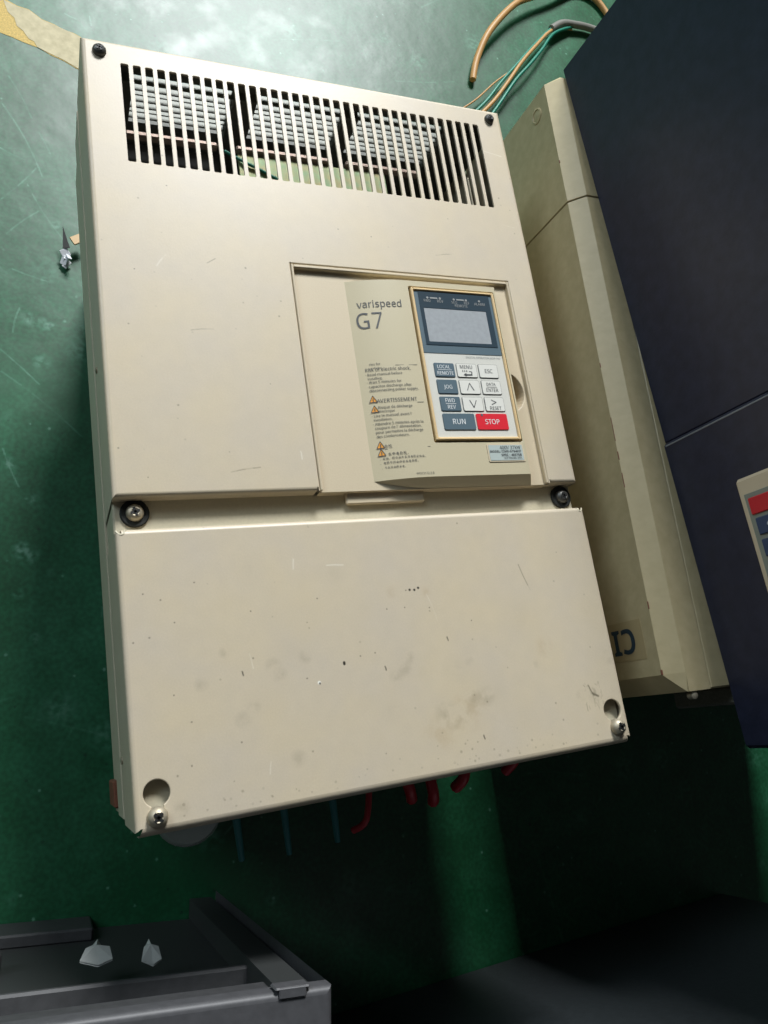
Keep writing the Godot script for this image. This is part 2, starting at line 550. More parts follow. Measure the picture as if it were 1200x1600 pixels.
func materials() -> void:
	M.paint = cover_paint()
	M.plain = grain(mat("c5bca2", 0.45), 0.2, Color(0.95, 0.95, 0.95), Color(1, 1, 1), 4.0, 0.1)
	M.plastic = grain(mat("cbbc9f", 0.5), 0.25, Color(0.95, 0.945, 0.94), Color(1, 1, 1), 9.0, 0.12)
	M.label = grain(mat("c2b799", 0.42), 0.25, Color(0.96, 0.96, 0.95), Color(1, 1, 1), 9.0, 0.05)
	M.rim = mat("d9bb88", 0.45)
	M.ink = mat("4a4c4c", 0.6)
	M.ink_grey = mat("8a8c8a", 0.6)
	M.amber = mat("e39a34", 0.5)
	M.face = grain(mat("cfcdc2", 0.45), 0.2, Color(0.96, 0.96, 0.96), Color(1, 1, 1), 8.0)
	M.slate = mat("51646d", 0.4)
	M.slate_dark = mat("33414a", 0.25)
	M.lcd = grain(mat("a2a6a8", 0.30), 0.03, Color(0.93, 0.93, 0.93), Color(1, 1, 1), 14.0)
	M.key = mat("d6d4ca", 0.45)
	M.red = mat("d3202f", 0.4)
	M.white_ink = mat("dfe2e0", 0.5)
	M.plate = mat("aeb8b2", 0.35)
	M.chassis = grain(mat("77786f", 0.6), 0.1, Color(0.8, 0.8, 0.8), Color(1, 1, 1), 6.0)
	M.sink = mat("3a3c3b", 0.55, 0.3)
	M.fin = grain(mat("90938c", 0.5, 0.15), 0.1, Color(0.8, 0.8, 0.76), Color(1, 1, 1), 10.0)
	M.bronze = mat("a38e80", 0.45, 0.4)
	M.zinc = grain(mat("9d9d82", 0.45, 0.3), 0.03, Color(0.75, 0.95, 0.85), Color(1, 0.9, 0.75), 6.0)
	M.steel = mat("b3a993", 0.5, 0.55)
	M.dark_steel = mat("5c5b57", 0.45, 0.6)
	M.black = mat("161716", 0.6)
	M.sooty = mat("4a4844", 0.6)
	M.rubber = grain(mat("2a2d29", 0.7), 0.2, Color(0.6, 0.6, 0.6), Color(1, 1, 1), 20.0)
	M.red_wire = mat("b0202c", 0.4)
	M.teal_wire = mat("1f6f72", 0.45)
	M.green_wire = mat("1f7a64", 0.45)
	M.orange_wire = mat("b48a52", 0.5)
	M.grey_wire = mat("77776f", 0.5)
	M.brown = mat("7a4a36", 0.6)
	M.cream2 = grain(mat("cdbd95", 0.45), 0.05, Color(0.93, 0.925, 0.90), Color(1, 1, 1), 3.0, 0.1)
	M.sticker = mat("b8a57c", 0.4)
	M.navy = grain(mat("2f3347", 0.4), 0.04, Color(0.8, 0.8, 0.82), Color(1, 1, 1), 3.0, 0.1)
	M.grey_paint = grain(mat("434344", 0.5), 0.06, Color(0.85, 0.85, 0.85), Color(1, 1, 1), 4.0, 0.1)
	M.top_grey = grain(mat("4b4b4d", 0.5), 0.06, Color(0.88, 0.88, 0.88), Color(1, 1, 1), 4.0, 0.1)
	M.dark_paint = grain(mat("34393b", 0.5), 0.06, Color(0.85, 0.85, 0.85), Color(1, 1, 1), 4.0, 0.1)
	M.scrap = mat("b3b4b0", 0.7)
	M.blue_key = mat("34486b", 0.45)
	M.yellow = grain(mat("dab95c", 0.6), 0.1, Color(0.75, 0.75, 0.7), Color(1, 1, 1), 8.0)
	M.bare = grain(mat("d0c5a2", 0.8), 0.06, Color(0.86, 0.86, 0.84), Color(1, 1, 1), 3.0, 0.15)
	M.foil = mat("dcdee0", 0.4, 0.15)
	M.clear = mat("dfe4e4", 0.2)
	M.clear.transparency = BaseMaterial3D.TRANSPARENCY_ALPHA
	M.clear.albedo_color.a = 0.45

# ---------------------------------------------------------------- the main inverter
func screw(parent: Node, at: Vector3, r: float, h: float, m: Material, turn := 0.4) -> void:
	var st := mb()
	lathe(st, [Vector2(r * 0.94, -0.003), Vector2(r, h * 0.12), Vector2(r * 0.93, h * 0.5), Vector2(r * 0.74, h * 0.82), Vector2(r * 0.46, h), Vector2(r * 0.42, h * 0.98), Vector2(0, h * 0.55)], Vector3.ZERO, 24)
	var o := obj("screw", [st, m], parent, at)
	var cr := mb()
	for k in 2:
		box(cr, Vector3(r * 1.05, h * 0.5, r * 0.28), Vector3(0, h * 0.79, 0), 0.0, Basis(Vector3.UP, turn + k * PI / 2))
	obj("cross_recess", [cr, M.black], o)

func block_rise(x: float) -> float:
	return -0.003 + 0.0085 * (1.0 - pow(1.0 - clampf((x - 0.165) / 0.0445, 0.0, 1.0), 2.0))

func inverter() -> void:
	var t := thing("inverter", "large cream inverter with vented cover and small keypad, lying face up on green floor", "inverter")
	var up := Vector3(0, F, 0)
	# --- upper cover with its row of vent slots
	uv_scale = Vector2(1.0 / W, 1.0 / L)
	var st := mb()
	for i in 35:
		var c := 0.0271 + 0.008 * i
		cell(st, c - 0.004, 0.003, c + 0.004, 0.11, rrect(c - 0.0026, 0.0172, c + 0.0026, 0.0937, 0.0011, 3), 0.0, 0.0005, 0.0016)
	flat(st, 0.003, 0.003, 0.0231, 0.11, 0)
	flat(st, 0.3031, 0.003, W - 0.003, 0.11, 0)
	flat(st, 0.003, 0.11, W - 0.003, 0.1585, 0)
	flat(st, 0.003, 0.1585, 0.125, 0.3195, 0)
	flat(st, 0.301, 0.1585, W - 0.003, 0.3195, 0)
	edge(st, Vector2(0.003, 0.003), Vector2(0.003, 0.3195), 0, Vector2(-1, 0), 0.003, 0.062, 1, 1)
	edge(st, Vector2(W - 0.003, 0.003), Vector2(W - 0.003, 0.3195), 0, Vector2(1, 0), 0.003, 0.062, 1, 1)
	edge(st, Vector2(0.003, 0.003), Vector2(W - 0.003, 0.003), 0, Vector2(0, -1), 0.003, 0.007, 1, 1)
	edge(st, Vector2(0.003, 0.3195), Vector2(0.1242, 0.3195), 0, Vector2(0, 1), 0.0025, 0.011, 1, 0)
	edge(st, Vector2(0.3018, 0.3195), Vector2(W - 0.003, 0.3195), 0, Vector2(0, 1), 0.0025, 0.011, 0, 1)
	edge(st, Vector2(0.125, 0.1585), Vector2(0.301, 0.1585), 0, Vector2(0, 1), 0.0008, 0.006, -1, -1)
	edge(st, Vector2(0.125, 0.1585), Vector2(0.125, 0.3222), 0, Vector2(1, 0), 0.0008, 0.006, -1, 0)
	edge(st, Vector2(0.301, 0.1585), Vector2(0.301, 0.3222), 0, Vector2(-1, 0), 0.0008, 0.006, -1, 0)
	var upper := obj("upper_cover", [st, M.paint], t, up)
	# --- lower cover with two keyholes
	st = mb()
	var k1 := PackedVector2Array()
	var k2 := PackedVector2Array()
	for i in 40:
		var d := Vector2.from_angle(TAU * i / 40)
		var r := 0.0070
		if d.y > 0.0: r = maxf(r, minf(0.0032 / maxf(absf(d.x), 1e-5), 0.0135 / d.y))
		k1.append(Vector2(0.0122, 0.4865) + d * r)
		k2.append(Vector2(0.3142, 0.4850) + d * r)
	var z0 := 0.3442
	var z1 := L - 0.0045
	cell(st, 0.003, 0.470, 0.035, z1, k1, 0, 0.0006, 0.0017, 0.0, Vector2(0.0122, 0.4865))
	cell(st, 0.295, 0.470, 0.3229, z1, k2, 0, 0.0006, 0.0017, 0.0, Vector2(0.3142, 0.4850))
	flat(st, 0.003, z0, 0.3229, 0.470, 0)
	flat(st, 0.035, 0.470, 0.295, z1, 0)
	edge(st, Vector2(0.003, z0), Vector2(0.003, z1), 0, Vector2(-1, 0), 0.003, 0.062, 0.4, 0.6)
	edge(st, Vector2(0.3229, z0), Vector2(0.3229, z1), 0, Vector2(1, 0), 0.0022, 0.062, 0.4, 0.6)
	edge(st, Vector2(0.004, z0), Vector2(0.3215, z0), 0, Vector2(0, -1), 0.003, 0.009, 0.2, 0.2)
	edge(st, Vector2(0.004, z1), Vector2(0.3215, z1), 0, Vector2(0, 1), 0.0045, 0.013, 0.5, 0.3)
	var lower := obj("lower_cover", [st, M.paint], t, up)
	for s in [[0.0035, 1], [0.3222, -1]]:      # the torn ends of its folded rim
		st = mb()
		tube(st, [Vector3(s[0] - 0.0028 * s[1], -0.0018, 0.3418), Vector3(s[0] - 0.0008 * s[1], -0.0006, 0.3442), Vector3(s[0] + 0.0012 * s[1], -0.0004, 0.3440), Vector3(s[0] + 0.0022 * s[1], -0.0012, 0.3418)], 0.0007, 6)
		obj("folded_lip", [st, M.plain], lower)
	uv_scale = Vector2.ONE
	# --- chassis: sunk ledge between the covers, side walls, pillars at the vented end, cooling block below
	st = mb()
	span(st, Vector3(0.0006, -0.016, 0.317), Vector3(0.3244, -0.0105, 0.350), 0.001)
	span(st, Vector3(0.0008, -0.0622, 0.312), Vector3(0.0040, -0.0160, 0.352), 0.0)
	span(st, Vector3(W - 0.0040, -0.0622, 0.312), Vector3(W - 0.0008, -0.0160, 0.352), 0.0)
	obj("sunk_ledge", [st, M.plain], t, up)
	st = mb()
	span(st, Vector3(0.003, -0.0085, 0.462), Vector3(0.3222, -0.0062, 0.501), 0.0)
	obj("backing_strip", [st, M.plain], t, up)
	st = mb()
	span(st, Vector3(-0.0006, -0.100, 0.006), Vector3(0.0034, -0.0625, 0.502), 0.0006)
	span(st, Vector3(0.0010, -0.146, 0.006), Vector3(0.0050, -0.1004, 0.502), 0.0006)
	obj("side_wall", [st, M.plain], t, up)
	st = mb()
	span(st, Vector3(W - 0.0034, -0.146, 0.006), Vector3(W + 0.0002, -0.0625, 0.502), 0.0006)
	obj("side_wall", [st, M.plain], t, up)
	st = mb()
	span(st, Vector3(0.004, -0.146, 0.496), Vector3(W - 0.004, -0.0135, 0.501), 0.0)
	span(st, Vector3(0.0052, -0.150, 0.004), Vector3(W - 0.0042, -0.146, 0.5), 0.0)
	span(st, Vector3(0.0045, -0.146, 0.100), Vector3(W - 0.0045, -0.0095, 0.104), 0.0)
	span(st, Vector3(0.0036, -0.146, 0.0035), Vector3(W - 0.0036, -0.064, 0.0075), 0.0)
	span(st, Vector3(0.0036, -0.018, 0.0035), Vector3(W - 0.0036, -0.008, 0.0075), 0.0)
	obj("chassis", [st, M.chassis], t, up)
	for p in [[0.0038, 0.0345], [0.1060, 0.1235], [0.1930, 0.2050], [0.2805, 0.3212]]:
		st = mb()
		span(st, Vector3(p[0], -0.064, 0.0036), Vector3(p[1], -0.018, 0.0150), 0.0008)
		obj("vent_pillar", [st, M.chassis], t, up)
	st = mb()
	span(st, Vector3(0.018, -F, 0.012), Vector3(0.307, -0.150, 0.494), 0.002)
	obj("cooling_block", [st, M.sink], t, up)
	# --- inside the vents: three bays of stacked fins, rail and zinc plate
	for b in [[0.0345, 0.1060], [0.1235, 0.1930], [0.2050, 0.2805]]:
		st = mb()
		span(st, Vector3(b[0], -0.0012, 0.0045), Vector3(b[1], 0.0, 0.0116), 0.0004)
		var bay := Node3D.new()
		bay.name = "fin_stack"
		t.add_child(bay, true)
		bay.position = up
		for i in 7:
			obj("fin", [st, M.fin], bay, Vector3(0, -0.0212 - 0.0056 * i, 0.0006 * sin(i * 2.1))) if i == 0 else again(bay.get_child(0), bay, Vector3(0, -0.0212 - 0.0056 * i, 0.0006 * sin(i * 2.1)))
	for b in [[0.0265, 0.0905], [0.1040, 0.1760], [0.1890, 0.2520]]:
		st = mb()
		span(st, Vector3(b[0], -0.026, 0.0520), Vector3(b[1], -0.020, 0.0565), 0.0012)
		obj("bronze_rail", [st, M.bronze], t, up)
	st = mb()
	span(st, Vector3(0.105, -0.0245, 0.0575), Vector3(0.222, -0.0230, 0.0830), 0.0004)
	obj("zinc_plate", [st, M.zinc], t, up)
	st = mb()
	span(st, Vector3(0.012, -0.12, 0.024), Vector3(0.104, -0.066, 0.09), 0.002)
	obj("capacitor_box", [st, M.sooty], t, up)
	st = mb()
	span(st, Vector3(0.302, -0.05, 0.040), Vector3(0.304, -0.012, 0.092), 0.0006)
	span(st, Vector3(0.293, -0.05, 0.055), Vector3(0.2945, -0.016, 0.092), 0.0006)
	obj("inner_bracket", [st, M.steel], t, up)
	st = mb()
	tube(st, [Vector3(0.096, -0.024, 0.056), Vector3(0.108, -0.021, 0.065), Vector3(0.122, -0.0215, 0.071), Vector3(0.140, -0.0215, 0.080)], 0.0012, 6)
	obj("inner_wire", [st, M.green_wire], t, up)
	# --- screws
	screw(t, up + Vector3(0.0115, 0, 0.0100), 0.0046, 0.0036, M.dark_steel, 0.5)
	screw(t, up + Vector3(0.3135, 0, 0.0098), 0.0042, 0.0036, M.dark_steel, 0.2)
	screw(t, up + Vector3(0.0117, 0.0, 0.4985), 0.0056, 0.0052, M.steel, 0.75)
	screw(t, up + Vector3(0.3150, 0.0, 0.4965), 0.0056, 0.0052, M.steel, 0.4)
	for s in [[0.0128, 0.3295, M.steel], [0.3150, 0.3305, M.dark_steel]]:
		st = mb()
		lathe(st, [Vector2(0.0085, 0), Vector2(0.0085, 0.0012), Vector2(0.0078, 0.0018), Vector2(0.0, 0.0018)], Vector3.ZERO, 28)
		obj("rubber_washer", [st, M.rubber], t, up + Vector3(s[0], -0.0105, s[1]))
		screw(t, up + Vector3(s[0], -0.0087, s[1]), 0.0052, 0.0036, s[2], 0.3)
	front_panel(t, up)
	keypad(t, up)
	# --- wires that leave through the lower end, plastic cap and terminal
	var red := [[0.150, 0.0022, -0.050, 0.534, -0.012], [0.178, 0.0040, -0.055, 0.523, 0.006], [0.194, 0.0040, -0.052, 0.527, 0.004], [0.221, 0.0040, -0.050, 0.521, -0.006], [0.262, 0.0036, -0.050, 0.517, -0.006]]
	for r in red:
		st = mb()
		tube(st, [Vector3(r[0] + 0.002, r[2] + 0.004, 0.490), Vector3(r[0], r[2] + 0.002, 0.505), Vector3(r[0] + r[4] * 0.4, r[2], r[3] - 0.006), Vector3(r[0] + r[4], r[2] - 0.008, r[3])], r[1], 8)
		obj("red_wire", [st, M.red_wire], t, up)
	for r in [[0.066, 0.0032, -0.065, 0.540], [0.096, 0.0030, -0.062, 0.542], [0.129, 0.0032, -0.062, 0.541]]:
		st = mb()
		tube(st, [Vector3(r[0] - 0.003, r[2], 0.490), Vector3(r[0], r[2] - 0.003, 0.510), Vector3(r[0] + 0.003, r[2] - 0.012, r[3])], r[1], 8, r[1] * 0.6)
		obj("teal_wire", [st, M.teal_wire], t, up)
	st = mb()
	lathe(st, [Vector2(0.0, -0.010), Vector2(0.020, -0.010), Vector2(0.0205, 0.0), Vector2(0.018, 0.006), Vector2(0.011, 0.009), Vector2(0.0, 0.010)], Vector3.ZERO, 28)
	obj("plastic_cap", [st, M.clear], t, up + Vector3(0.036, -0.058, 0.503))
	st = mb()
	span(st, Vector3(-0.0022, -0.150, 0.481), Vector3(0.010, -0.110, 0.498), 0.001)
	obj("terminal_end", [st, M.brown], t, up)
	st = mb()
	lathe(st, [Vector2(0.0022, 0.0), Vector2(0.0022, 0.0008), Vector2(0.0, 0.0016)], Vector3.ZERO, 14, Basis(Vector3.BACK, PI / 2))
	var sd := obj("side_screw", [st, M.steel], t, up + Vector3(0.0, -0.050, 0.468))
	sd = again(sd, t, up + Vector3(0.0, -0.045, 0.222))

func front_panel(t: Node3D, up: Vector3) -> void:
	var st := mb()
	var base := -0.003
	# panel sheet round the finger notch; the raised block stands on it
	var notch := PackedVector2Array()
	for i in 17:
		notch.append(Vector2(0.2805, 0.2502) + Vector2.from_angle(-PI / 2 + PI * i / 16) * Vector2(0.0158, 0.0163))
	flat(st, 0.1262, 0.1600, 0.270, 0.3225, base)
	flat(st, 0.270, 0.1600, 0.2998, 0.230, base)
	flat(st, 0.270, 0.270, 0.2998, 0.3225, base)
	cell(st, 0.270, 0.230, 0.2998, 0.270, notch, base, 0.0006, 0.0120, 0.30, Vector2(0.2840, 0.2502))
	quad(st, Vector3(0.270, base - 0.0120, 0.230), Vector3(0.2998, base - 0.0120, 0.230), Vector3(0.2998, base - 0.0120, 0.270), Vector3(0.270, base - 0.0120, 0.270), Vector3.UP)
	edge(st, Vector2(0.1262, 0.3215), Vector2(0.2998, 0.3215), base, Vector2(0, 1), 0.0012, 0.008)
	# raised lettered block: ramp from the left, flat top, sloping lower and right sides
	var zt := 0.1690
	var zb := 0.3166
	var top := 0.0055
	var xs := []
	for i in 13: xs.append(0.165 + 0.0445 * i / 12.0)
	var body := mb()
	soft(body)
	for i in 12:
		var a: float = xs[i]
		var b: float = xs[i + 1]
		quad(body, Vector3(a, block_rise(a), zt), Vector3(b, block_rise(b), zt), Vector3(b, block_rise(b), zb), Vector3(a, block_rise(a), zb), Vector3.UP)
	soft(body)
	for i in 12:
		var a: float = xs[i]
		var b: float = xs[i + 1]
		var da := (block_rise(a) - base) * 0.65
		var db := (block_rise(b) - base) * 0.65
		quad(body, Vector3(a, block_rise(a), zb), Vector3(b, block_rise(b), zb), Vector3(b, base, zb + db), Vector3(a, base, zb + da), Vector3(0, 1, 1))
		quad(body, Vector3(a, block_rise(a), zt), Vector3(b, block_rise(b), zt), Vector3(b, base, zt - db * 0.2), Vector3(a, base, zt - da * 0.2), Vector3(0, 1, -1))
	hard(body)
	var x1 := 0.2822
	flat(body, 0.2095, 0.2945, x1, zb, top)
	cell(body, 0.2095, zt, x1, 0.2945, rrect(0.2100, 0.1735, 0.2808, 0.2925, 0.0012, 2), top, 0.0003, 0.0055)
	quad(body, Vector3(0.2095, top, zb), Vector3(x1, top, zb), Vector3(x1 + 0.0045, base, zb + 0.0056), Vector3(0.2095, base, zb + 0.0056), Vector3(0, 1, 1))
	quad(body, Vector3(0.2095, top, zt), Vector3(x1, top, zt), Vector3(x1 + 0.0045, base, zt - 0.0012), Vector3(0.2095, base, zt - 0.0012), Vector3(0, 1, -1))
	for z in [[zt, 0.2340, -0.0012, 0.0], [0.2666, zb, 0.0, 0.0056]]:
		quad(body, Vector3(x1, top, z[0]), Vector3(x1, top, z[1]), Vector3(x1 + 0.0045, base, z[1] + z[3]), Vector3(x1 + 0.0045, base, z[0] + z[2]), Vector3(1, 1, 0))
	var pan := obj("front_panel", [st, M.plastic], t, up)
	obj("lettered_block", [body, M.label], pan)
	# bead that runs round the panel
	st = mb()
	for e in [[0.1262, 0.1597, 0.1279, 0.3222], [0.2981, 0.1597, 0.2998, 0.3222]]:
		box(st, Vector3(e[2] - e[0], 0.006, e[3] - e[1]), Vector3((e[0] + e[2]) / 2, -0.0026, (e[1] + e[3]) / 2), 0.0005)
	box(st, Vector3(0.1702, 0.006, 0.0026), Vector3(0.2130, -0.0026, 0.1612), 0.0006)
	obj("panel_bead", [st, M.plastic], pan)
	st = mb()
	box(st, Vector3(0.0570, 0.0035, 0.0125), Vector3(0.1735, -0.0082, 0.3240), 0.0009)
	obj("latch_tab", [st, M.plastic], pan)
	# lettering
	var rise := func(x: float): return block_rise(x) + 0.00025
	st = mb()
	letter(st, "varispeed", 0.1707, 0.1905, 0.2024, rise)
	letter(st, "G7", 0.1690, 0.2066, 0.1869, rise, null, Vector2(1, 0), Vector2(0, 1), 0.0122)
	for s in [["ries for", 0.1730, 0.2343, 0.1806], ["installation", 0.1719, 0.2371, 0.1812], ["Risk of electric shock.", 0.1698, 0.2387, 0.2013], ["· Read manual before", 0.1695, 0.2419, 0.1946], ["installing.", 0.1707, 0.2447, 0.1804], ["· Wait 5 minutes for", 0.1698, 0.2476, 0.1933], ["capacitor discharge after", 0.1707, 0.2507, 0.2001], ["disconnecting power supply.", 0.1707, 0.2537, 0.2048], ["AVERTISSEMENT", 0.1743, 0.2619, 0.2023], ["Risque de décharge", 0.1746, 0.2662, 0.1980], ["électrique", 0.1747, 0.2689, 0.1853], ["· Lire le manuel avant l'", 0.1696, 0.2720, 0.1969], ["installation.", 0.1706, 0.2748, 0.1828], ["· Attendre 5 minutes après la", 0.1696, 0.2779, 0.2041], ["coupure de l' alimentation,", 0.1706, 0.2808, 0.2022], ["pour permettre la décharge", 0.1707, 0.2838, 0.2030], ["des condensateurs.", 0.1708, 0.2868, 0.1926], ["PP973172-3 B", 0.1934, 0.3147, 0.2059]]:
		letter(st, s[0], s[1], s[2], s[3], rise)
	for s in [[0.1906, 0.2350, 0.2067], [0.2023, 0.2628, 0.2069], [0.1747, 0.2952, 0.2063]]:
		stroke(st, Vector2(s[0], s[1]), Vector2(s[2], s[1]), 0.0003, rise)
	han(st, ["wei", "xian"], 0.1747, 0.2945, 0.1801, rise)
	han(st, ["you", "zhong", "dian", "wei", "xian", "."], 0.1764, 0.3000, 0.1918, rise)
	han(st, [".", "an", "qian", ".", "yuan", "zhong", "qian", "bu", "you", "kai", "dian", "yuan", "an", "you", "qian", "."], 0.1704, 0.3027, 0.2032, rise)
	han(st, [".", "dian", "yuan", "bu", "kai", "qian", "zhong", "an", "you", "dian", "kai", "yuan", "."], 0.1704, 0.3057, 0.1976, rise)
	han(st, [".", "bu", "you", "kai", "qian", "yuan", "an", "dian", "."], 0.1710, 0.3089, 0.1881, rise)
	obj("lettering", [st, M.ink], pan)
	for p in [[0.1720, 0.2596], [0.1721, 0.2668], [0.1722, 0.2926], [0.1722, 0.2980]]:
		st = mb()
		var mk := mb()
		var q := []
		for k in 3:
			var v := Vector2(p[0], p[1]) + Vector2(sin(TAU * k / 3), -cos(TAU * k / 3)) * Vector2(0.0030, 0.0032)
			q.append(Vector3(v.x, rise.call(v.x), v.y))
		tri(st, q[0], q[1], q[2], Vector3.UP)
		var r2 := func(x: float): return block_rise(x) + 0.0005
		for k in 3:
			var a: Vector3 = q[k]
			var b: Vector3 = q[(k + 1) % 3]
			stroke(mk, Vector2(a.x, a.z), Vector2(b.x, b.z), 0.0004, r2)
		stroke(mk, Vector2(p[0], p[1] - 0.0012), Vector2(p[0], p[1] + 0.0004), 0.0006, r2)
		stroke(mk, Vector2(p[0], p[1] + 0.0008), Vector2(p[0], p[1] + 0.0014), 0.0006, r2)
		obj("warning_triangle", [st, M.amber, mk, M.ink], pan)
	# name plate in its little framed window
	st = mb()
	prism(st, rrect(0.2500, 0.2939, 0.2800, 0.3074, 0.0008, 2), top, top + 0.0005, 0.0002)
	var pl := mb()
	prism(pl, rrect(0.2512, 0.2950, 0.2788, 0.3064, 0.0004, 2), top, top + 0.0007, 0.0)
	var tx := mb()
	var pr := func(_x: float): return top + 0.0009
	letter(tx, "400V 37kW", 0.2601, 0.2982, 0.2773, pr)
	letter(tx, "MODEL: CIMR-G7B4037", 0.2519, 0.3006, 0.2774, pr, bold)
	letter(tx, "SPEC : 40375B", 0.2606, 0.3034, 0.2772, pr, bold)
	letter(tx, "SOFTWARE VER.", 0.2622, 0.3055, 0.2773, pr)
	obj("name_plate", [st, M.plastic, pl, M.plate, tx, M.ink], pan)

func keypad(t: Node3D, up: Vector3) -> void:
	# yellowed frame sunk in the block
	var st := mb()
	for e in [[0.2112, 0.1747, 0.2132, 0.2912], [0.2777, 0.1747, 0.2797, 0.2912]]:
		box(st, Vector3(e[2] - e[0], 0.0075, e[3] - e[1]), Vector3((e[0] + e[2]) / 2, 0.0032, (e[1] + e[3]) / 2), 0.0006)
	box(st, Vector3(0.0648, 0.0074, 0.0020), Vector3(0.24545, 0.0032, 0.1758), 0.0006)
	box(st, Vector3(0.0648, 0.0074, 0.0022), Vector3(0.24545, 0.0032, 0.2900), 0.0006)
	var k := obj("keypad", [st, M.rim], t, up)
	var y := 0.0054
	st = mb()
	prism(st, rrect(0.2131, 0.1767, 0.2778, 0.2890, 0.0004, 2), 0.0, y)
	obj("face_plate", [st, M.face], k)
	st = mb()
	prism(st, rrect(0.2134, 0.1769, 0.2775, 0.2254, 0.0005, 2), y - 0.001, y + 0.0003)
	obj("display_bezel", [st, M.slate], k)
	st = mb()
	cell(st, 0.2168, 0.1772, 0.2752, 0.2192, rrect(0.2196, 0.1903, 0.2707, 0.2166, 0.0004, 2), y + 0.0006, 0.0002, 0.0005)
	obj("display_surround", [st, M.slate_dark], k)
	st = mb()
	flat(st, 0.2194, 0.1901, 0.2709, 0.2168, y + 0.0004)
	obj("display_screen", [st, M.lcd], k)
	# indicator lamps and their names
	st = mb()
	var on := func(_x: float): return y + 0.0008
	for x in [0.2237, 0.2338, 0.2452, 0.2553, 0.2664]:
		prism(st, disc(Vector2(x, 0.1822), 0.0009, 10), y + 0.0005, y + 0.0009)
	for x in [[0.2257, 0.2318], [0.2474, 0.2537]]:
		prism(st, rrect(x[0], 0.1816, x[1], 0.1827, 0.0002, 1), y + 0.0005, y + 0.0008)
	for s in [["FWD", 0.2205, 0.1855, 0.2258], ["REV", 0.2313, 0.1855, 0.2362], ["SEQ", 0.2430, 0.1855, 0.2476], ["REF", 0.2533, 0.1855, 0.2578], ["REMOTE", 0.2453, 0.1881, 0.2558], ["ALARM", 0.2618, 0.1857, 0.2707]]:
		letter(st, s[0], s[1], s[2], s[3], on)
	obj("indicator_lettering", [st, M.ink_grey], k)
	st = mb()
	letter(st, "DIGITAL OPERATOR JVOP-160", 0.2470, 0.2286, 0.2755, func(_x): return y + 0.0002)
	obj("small_lettering", [st, M.ink_grey], k)
	# push buttons: a printed outline, a raised key and its own lettering
	var cx := [[0.2195, 0.2356], [0.2372, 0.2537], [0.2552, 0.2712]]
	var rz := [[0.2330, 0.2438], [0.2457, 0.2566], [0.2586, 0.2696]]
	var kt := func(_x: float): return y + 0.00085
	for r in 3:
		for c in 3:
			var x0: float = cx[c][0]
			var x1: float = cx[c][1]
			var za: float = rz[r][0]
			var zb: float = rz[r][1]
			var ol := mb()
			prism(ol, rrect(x0, za, x1, zb, 0.0010, 3), y - 0.0004, y + 0.0003)
			st = mb()
			prism(st, rrect(x0 + 0.0003, za + 0.0003, x1 - 0.0003, zb - 0.0003, 0.0009, 3), y - 0.0004, y + 0.0007, 0.0002)
			var tx := mb()
			match r * 3 + c:
				0:
					letter(tx, "LOCAL", 0.2220, 0.2373, 0.2320, kt)
					letter(tx, "REMOTE", 0.2212, 0.2422, 0.2340, kt)
					stroke(tx, Vector2(0.2222, 0.2384), Vector2(0.2330, 0.2384), 0.0003, kt)
				1:
					letter(tx, "MENU", 0.2401, 0.2371, 0.2500, kt)
					for q in [0.2418, 0.2434, 0.2450]: stroke(tx, Vector2(q, 0.2383), Vector2(q, 0.2396), 0.0007, kt)
					stroke(tx, Vector2(0.2432, 0.2418), Vector2(0.2490, 0.2418), 0.0011, kt)
					stroke(tx, Vector2(0.2487, 0.2422), Vector2(0.2490, 0.2394), 0.0008, kt)
					stroke(tx, Vector2(0.2490, 0.2394), Vector2(0.2470, 0.2392), 0.0006, kt)
					stroke(tx, Vector2(0.2424, 0.2418), Vector2(0.2444, 0.2408), 0.0007, kt)
					stroke(tx, Vector2(0.2424, 0.2418), Vector2(0.2444, 0.2427), 0.0007, kt)
				2: letter(tx, "ESC", 0.2601, 0.2399, 0.2663, kt)
				3: letter(tx, "JOG", 0.2244, 0.2527, 0.2310, kt)
				4:
					stroke(tx, Vector2(0.2428, 0.2538), Vector2(0.2454, 0.2482), 0.0006, kt)
					stroke(tx, Vector2(0.2454, 0.2482), Vector2(0.2482, 0.2538), 0.0006, kt)
				5:
					letter(tx, "DATA", 0.2592, 0.2499, 0.2668, kt)
					stroke(tx, Vector2(0.2590, 0.2509), Vector2(0.2676, 0.2509), 0.0003, kt)
					letter(tx, "ENTER", 0.2584, 0.2545, 0.2682, kt)
				6:
					letter(tx, "FWD", 0.2237, 0.2630, 0.2310, kt)
					stroke(tx, Vector2(0.2236, 0.2640), Vector2(0.2318, 0.2640), 0.0003, kt)
					letter(tx, "REV", 0.2248, 0.2679, 0.2310, kt)
				7:
					stroke(tx, Vector2(0.2430, 0.2612), Vector2(0.2457, 0.2668), 0.0006, kt)
					stroke(tx, Vector2(0.2457, 0.2668), Vector2(0.2484, 0.2612), 0.0006, kt)
				8:
					stroke(tx, Vector2(0.2606, 0.2608), Vector2(0.2646, 0.2626), 0.0006, kt)
					stroke(tx, Vector2(0.2646, 0.2626), Vector2(0.2606, 0.2644), 0.0006, kt)
					letter(tx, "RESET", 0.2587, 0.2684, 0.2680, kt)
			var o := obj("button", [st, M.slate if c == 0 else M.key, ol, M.slate if c == 0 else M.ink, tx, M.white_ink if c == 0 else M.ink], k)
			o.set_meta("label", ("dark slate key" if c == 0 else "pale outlined key"))
